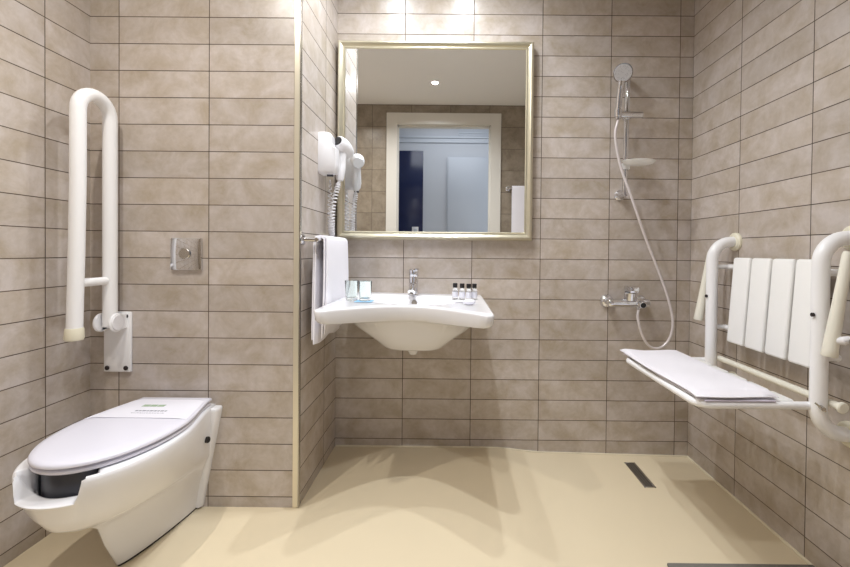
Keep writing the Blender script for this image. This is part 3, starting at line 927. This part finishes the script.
bm = bmesh.new(); tube(bm, [(0.462, -0.090, zm - 0.002), (0.462, -0.104, zm - 0.004), (0.462, -0.110, zm - 0.006)], [0.019, 0.019, 0.015], 20); dk = link('diverter_knob', bm, 'chrome', t)
bm = bmesh.new(); cyl(bm, (0.462, -0.1103, zm - 0.006), (0.462, -0.112, zm - 0.0065), 0.0125, seg=20); link('knob_face', bm, 'black', dk)
bm = bmesh.new(); cyl(bm, (0.455, -0.072, zm - 0.016), (0.455, -0.075, zm - 0.030), 0.0105, 0.009); link('hose_outlet', bm, 'chrome', t)

# floor drain
t = thing('floor_drain', 'narrow dark slotted floor drain in the cream shower floor', 'drain', (0.421, -0.18, floor_z(0.421, -0.18)))
zf = floor_z(0.421, -0.18)
bm = bmesh.new()
x0, x1, y0, y1 = 0.397, 0.447, -0.284, -0.077
for a in ((x0, x0 + 0.005, y0, y1), (x1 - 0.005, x1, y0, y1), (x0, x1, y0, y0 + 0.005), (x0, x1, y1 - 0.005, y1)):
    box(bm, a[0], a[1], a[2], a[3], zf - 0.004, zf + 0.0035, 0.0008, 1)
link('rim', bm, 'brushed', t)
bm = bmesh.new(); box(bm, x0 + 0.004, x1 - 0.004, y0 + 0.004, y1 - 0.004, zf - 0.003, zf + 0.0012); link('channel', bm, 'black', t)
for k in range(4):
    xx = x0 + 0.0085 + k * 0.0105
    bm = bmesh.new(); box(bm, xx, xx + 0.0048, y0 + 0.006, y1 - 0.006, zf + 0.0013, zf + 0.003, 0.0006, 1); link('grate_bar', bm, 'steel_dark', t)

# grey mat at the bottom edge of the view
bm = bmesh.new()
zz = floor_z(0.5, -0.9)
box(bm, 0.262, XR - 0.012, -1.16, -0.722, zz + 0.003, zz + 0.014, 0.003)
tag(link('floor_mat', bm, 'grey_mat'), 'dark grey flat mat on the floor at the bottom edge below the shower seat', 'mat')

# ------------------------------------------------------------------ fold down shower seat
t = thing('shower_bench', 'white slatted fold down shower bench with backrest and armrests on the right wall', 'shower seat', (XR, -0.57, 0.43))
tx, rt = 0.645, 0.0215
YA, YB_ = -0.323, -0.824        # far and near frame tubes
for yy in (YA, YB_):
    bm = bmesh.new()
    tube(bm, fillet([(XR - 0.010, yy, 1.026), (tx, yy, 1.020), (tx, yy, 0.456), (XR - 0.010, yy, 0.447)], [0.075, 0.075], 10), rt, 20)
    f = link('side_tube', bm, 'enamel', t, 60)
    for zz in (1.026, 0.447):
        bm = bmesh.new(); tube(bm, [(XR - 0.0005, yy, zz), (XR - 0.008, yy, zz), (XR - 0.014, yy, zz)], [0.038, 0.037, 0.030], 28); link('wall_flange', bm, 'cream_plastic', f)
    bm = bmesh.new(); cyl(bm, (tx - 0.0225, yy - 0.004, 0.80), (tx - 0.0275, yy - 0.004, 0.80), 0.006, seg=12); link('screw', bm, 'bolt', f)
    s = 1 if yy == YA else -1
# back rails
for zz, xx in ((0.922, 0.712), (0.672, 0.702)):
    bm = bmesh.new(); cyl(bm, (xx, YA - 0.004, zz), (xx, YB_ - (0.03 if zz > 0.8 else 0.0), zz), 0.0105, seg=16)
    for yy in (YA, YB_):
        cyl(bm, (tx + 0.018, yy, zz), (xx, yy, zz), 0.009, seg=12)
    link('back_rail', bm, 'enamel', t)
# backrest slats, leaning out a little at the bottom
for k in range(4):
    yc = -0.437 - k * 0.0985
    bm = bmesh.new()
    tb = bmesh.new()
    box(tb, -0.011, 0.011, -0.044, 0.044, -0.168, 0.168, 0.009, 3)
    merge(bm, tb, 0, Matrix.Translation((0.682, yc, 0.793)) @ Matrix.Rotation(math.radians(4.0), 4, 'Y'))
    link('back_slat', bm, 'slat', t, 50)
# seat rear rail and arms of the frame
bm = bmesh.new(); cyl(bm, (0.672, YA + 0.024, 0.545), (0.672, YB_ - 0.040, 0.543), 0.0110, bev=0.002); pr_ = link('pivot_rail', bm, 'arm', t)
bm = bmesh.new(); cyl(bm, (0.672, YB_ - 0.0402, 0.543), (0.672, YB_ - 0.052, 0.543), 0.0160, bev=0.003); link('end_cap', bm, 'arm', pr_)
bm = bmesh.new()
tube(bm, fillet([(0.662, YB_ + 0.012, 0.527), (0.300, YB_ + 0.012, 0.527), (0.300, YA + 0.020, 0.527), (0.662, YA + 0.020, 0.527)], 0.04, 8), 0.0115, 16)
link('seat_frame', bm, 'enamel', t, 60)
y0, y1 = -0.318, -0.800
nS = 5; wS = (y0 - y1) / nS
for k in range(nS):
    yb = y0 - k * wS - 0.006; ya = y0 - (k + 1) * wS + 0.006
    bm = bmesh.new(); box(bm, 0.3135, 0.602, ya, yb, 0.520, 0.5375, 0.007, 3); link('seat_slat', bm, 'slat', t, 50)
# folded armrests outside the side tubes
for yy, s in ((YA, 1), (YB_, -1)):
    ya = yy + s * 0.054
    bm = bmesh.new()
    p0 = Vector((0.672, ya, 0.985)); p1 = Vector((0.624, ya, 0.690))
    tube(bm, [p0.lerp(p1, k) for k in (0, 0.03, 0.5, 0.93, 0.985, 1.0)], [0.010, 0.0125, 0.0150, 0.0185, 0.0195, 0.017], 20)
    ar = link('armrest', bm, 'arm', t, 60)
    bm = bmesh.new(); q = p0.lerp(p1, 0.84)
    tube(bm, [q + Vector((0.004, s * 0.010, 0)), q + Vector((0.012, s * 0.022, 0.002)), q + Vector((0.026, s * 0.026, 0.008))], [0.011, 0.012, 0.009], 16)
    link('pivot_lug', bm, 'white_plastic', ar)
    bm = bmesh.new(); cyl(bm, q + Vector((0.020, s * 0.034, 0.004)), q + Vector((0.020, s * 0.048, 0.003)), 0.0065, seg=14); link('pivot_bolt', bm, 'brushed', ar)
bm = bmesh.new(); cyl(bm, (tx - 0.010, YB_ - 0.0185, 0.535), (tx - 0.014, YB_ - 0.034, 0.533), 0.006, seg=12); cyl(bm, (tx - 0.030, YB_ - 0.024, 0.548), (tx - 0.006, YB_ - 0.032, 0.526), 0.0025, seg=8); link('lock_pin', bm, 'brushed', t)

# folded towel lying on the seat
def pad(x0, x1, y0, y1, z0, z1, sag=0.0, r=0.007, wob=0.002, ph=0.0):
    bm = bmesh.new()
    nx, ny = 18, 26
    def pt(i, j, top):
        u, v = i / nx, j / ny
        x = x0 + (x1 - x0) * u; y = y0 + (y1 - y0) * v
        x += 0.004 * math.sin(v * 7 + ph); y += 0.004 * math.sin(u * 6 + ph * 2)
        ed = min(u, 1 - u) * (x1 - x0); ed2 = min(v, 1 - v) * abs(y1 - y0); e = min(ed, ed2, r) / r
        h = (z1 - z0) * (0.5 + 0.5 * math.sqrt(max(0, 1 - (1 - e) ** 2)))
        m = (z0 + z1) / 2
        w = wob * (math.sin(u * 8 + v * 5 + ph) + math.sin(v * 11 - u * 4 + ph))
        dz = -sag * max(0.0, (v - 0.9) / 0.1) ** 2
        return Vector((x, y, (z0 + h + (w if e > 0.5 else 0) if top else z0 + ((z1 - z0) - h) * 0.7) + dz))
    T = [[bm.verts.new(pt(i, j, True)) for j in range(ny + 1)] for i in range(nx + 1)]
    B = [[bm.verts.new(pt(i, j, False)) for j in range(ny + 1)] for i in range(nx + 1)]
    for i in range(nx):
        for j in range(ny):
            bm.faces.new((T[i][j], T[i + 1][j], T[i + 1][j + 1], T[i][j + 1]))
            bm.faces.new((B[i][j], B[i][j + 1], B[i + 1][j + 1], B[i + 1][j]))
    for i in range(nx):
        bm.faces.new((T[i][0], B[i][0], B[i + 1][0], T[i + 1][0])); bm.faces.new((T[i][ny], T[i + 1][ny], B[i + 1][ny], B[i][ny]))
    for j in range(ny):
        bm.faces.new((T[0][j], T[0][j + 1], B[0][j + 1], B[0][j])); bm.faces.new((T[nx][j], B[nx][j], B[nx][j + 1], T[nx][j + 1]))
    return bm
bt = tag(link('bath_towel', pad(0.300, 0.538, -0.275, -0.812, 0.5390, 0.5490, 0.004, r=0.010, wob=0.0005), 'towel', None, 60), 'folded white towel lying on the slatted shower seat', 'towel')
link('upper_fold', pad(0.288, 0.534, -0.262, -0.818, 0.5498, 0.5630, 0.004, r=0.013, wob=0.0020, ph=1.3), 'towel', bt, 60)
bm = bmesh.new()
box(bm, 0.315, 0.525, -0.8215, -0.8150, 0.5390, 0.5430, 0.0015)
link('hem', bm, 'towel_hem', bt)['label'] = 'lilac tinted hem'

# ------------------------------------------------------------------ camera
cam = bpy.data.cameras.new('camera'); co = bpy.data.objects.new('camera', cam); COL.objects.link(co)
Rr = ((0.99995043, 0.00260876, 0.00960924), (-0.00249984, 0.99993269, -0.01132976), (-0.00963815, 0.01130517, 0.99988964))
m = Matrix.Identity(4)
for i in range(3):
    m[i][0] = Rr[0][i]; m[i][1] = Rr[2][i]; m[i][2] = -Rr[1][i]
m.translation = Vector((-0.43796, -2.02795, 0.97667))
co.matrix_world = m
cam.sensor_width = 36.0; cam.lens = 409.78 / 850 * 36
cam.shift_x = -(450.6 - 425) / 850; cam.shift_y = -(283.5 - 255.52) / 850
cam.clip_start = 0.02
SC.camera = co

# ------------------------------------------------------------------ world and view
w = bpy.data.worlds.new('world'); SC.world = w; w.use_nodes = True
w.node_tree.nodes['Background'].inputs[0].default_value = (0.8, 0.85, 0.9, 1)
w.node_tree.nodes['Background'].inputs[1].default_value = 0.3
SC.view_settings.view_transform = 'Standard'
SC.view_settings.look = 'None'
SC.view_settings.exposure = -0.15
SC.view_settings.gamma = 1.0
SC.view_settings.use_curve_mapping = False
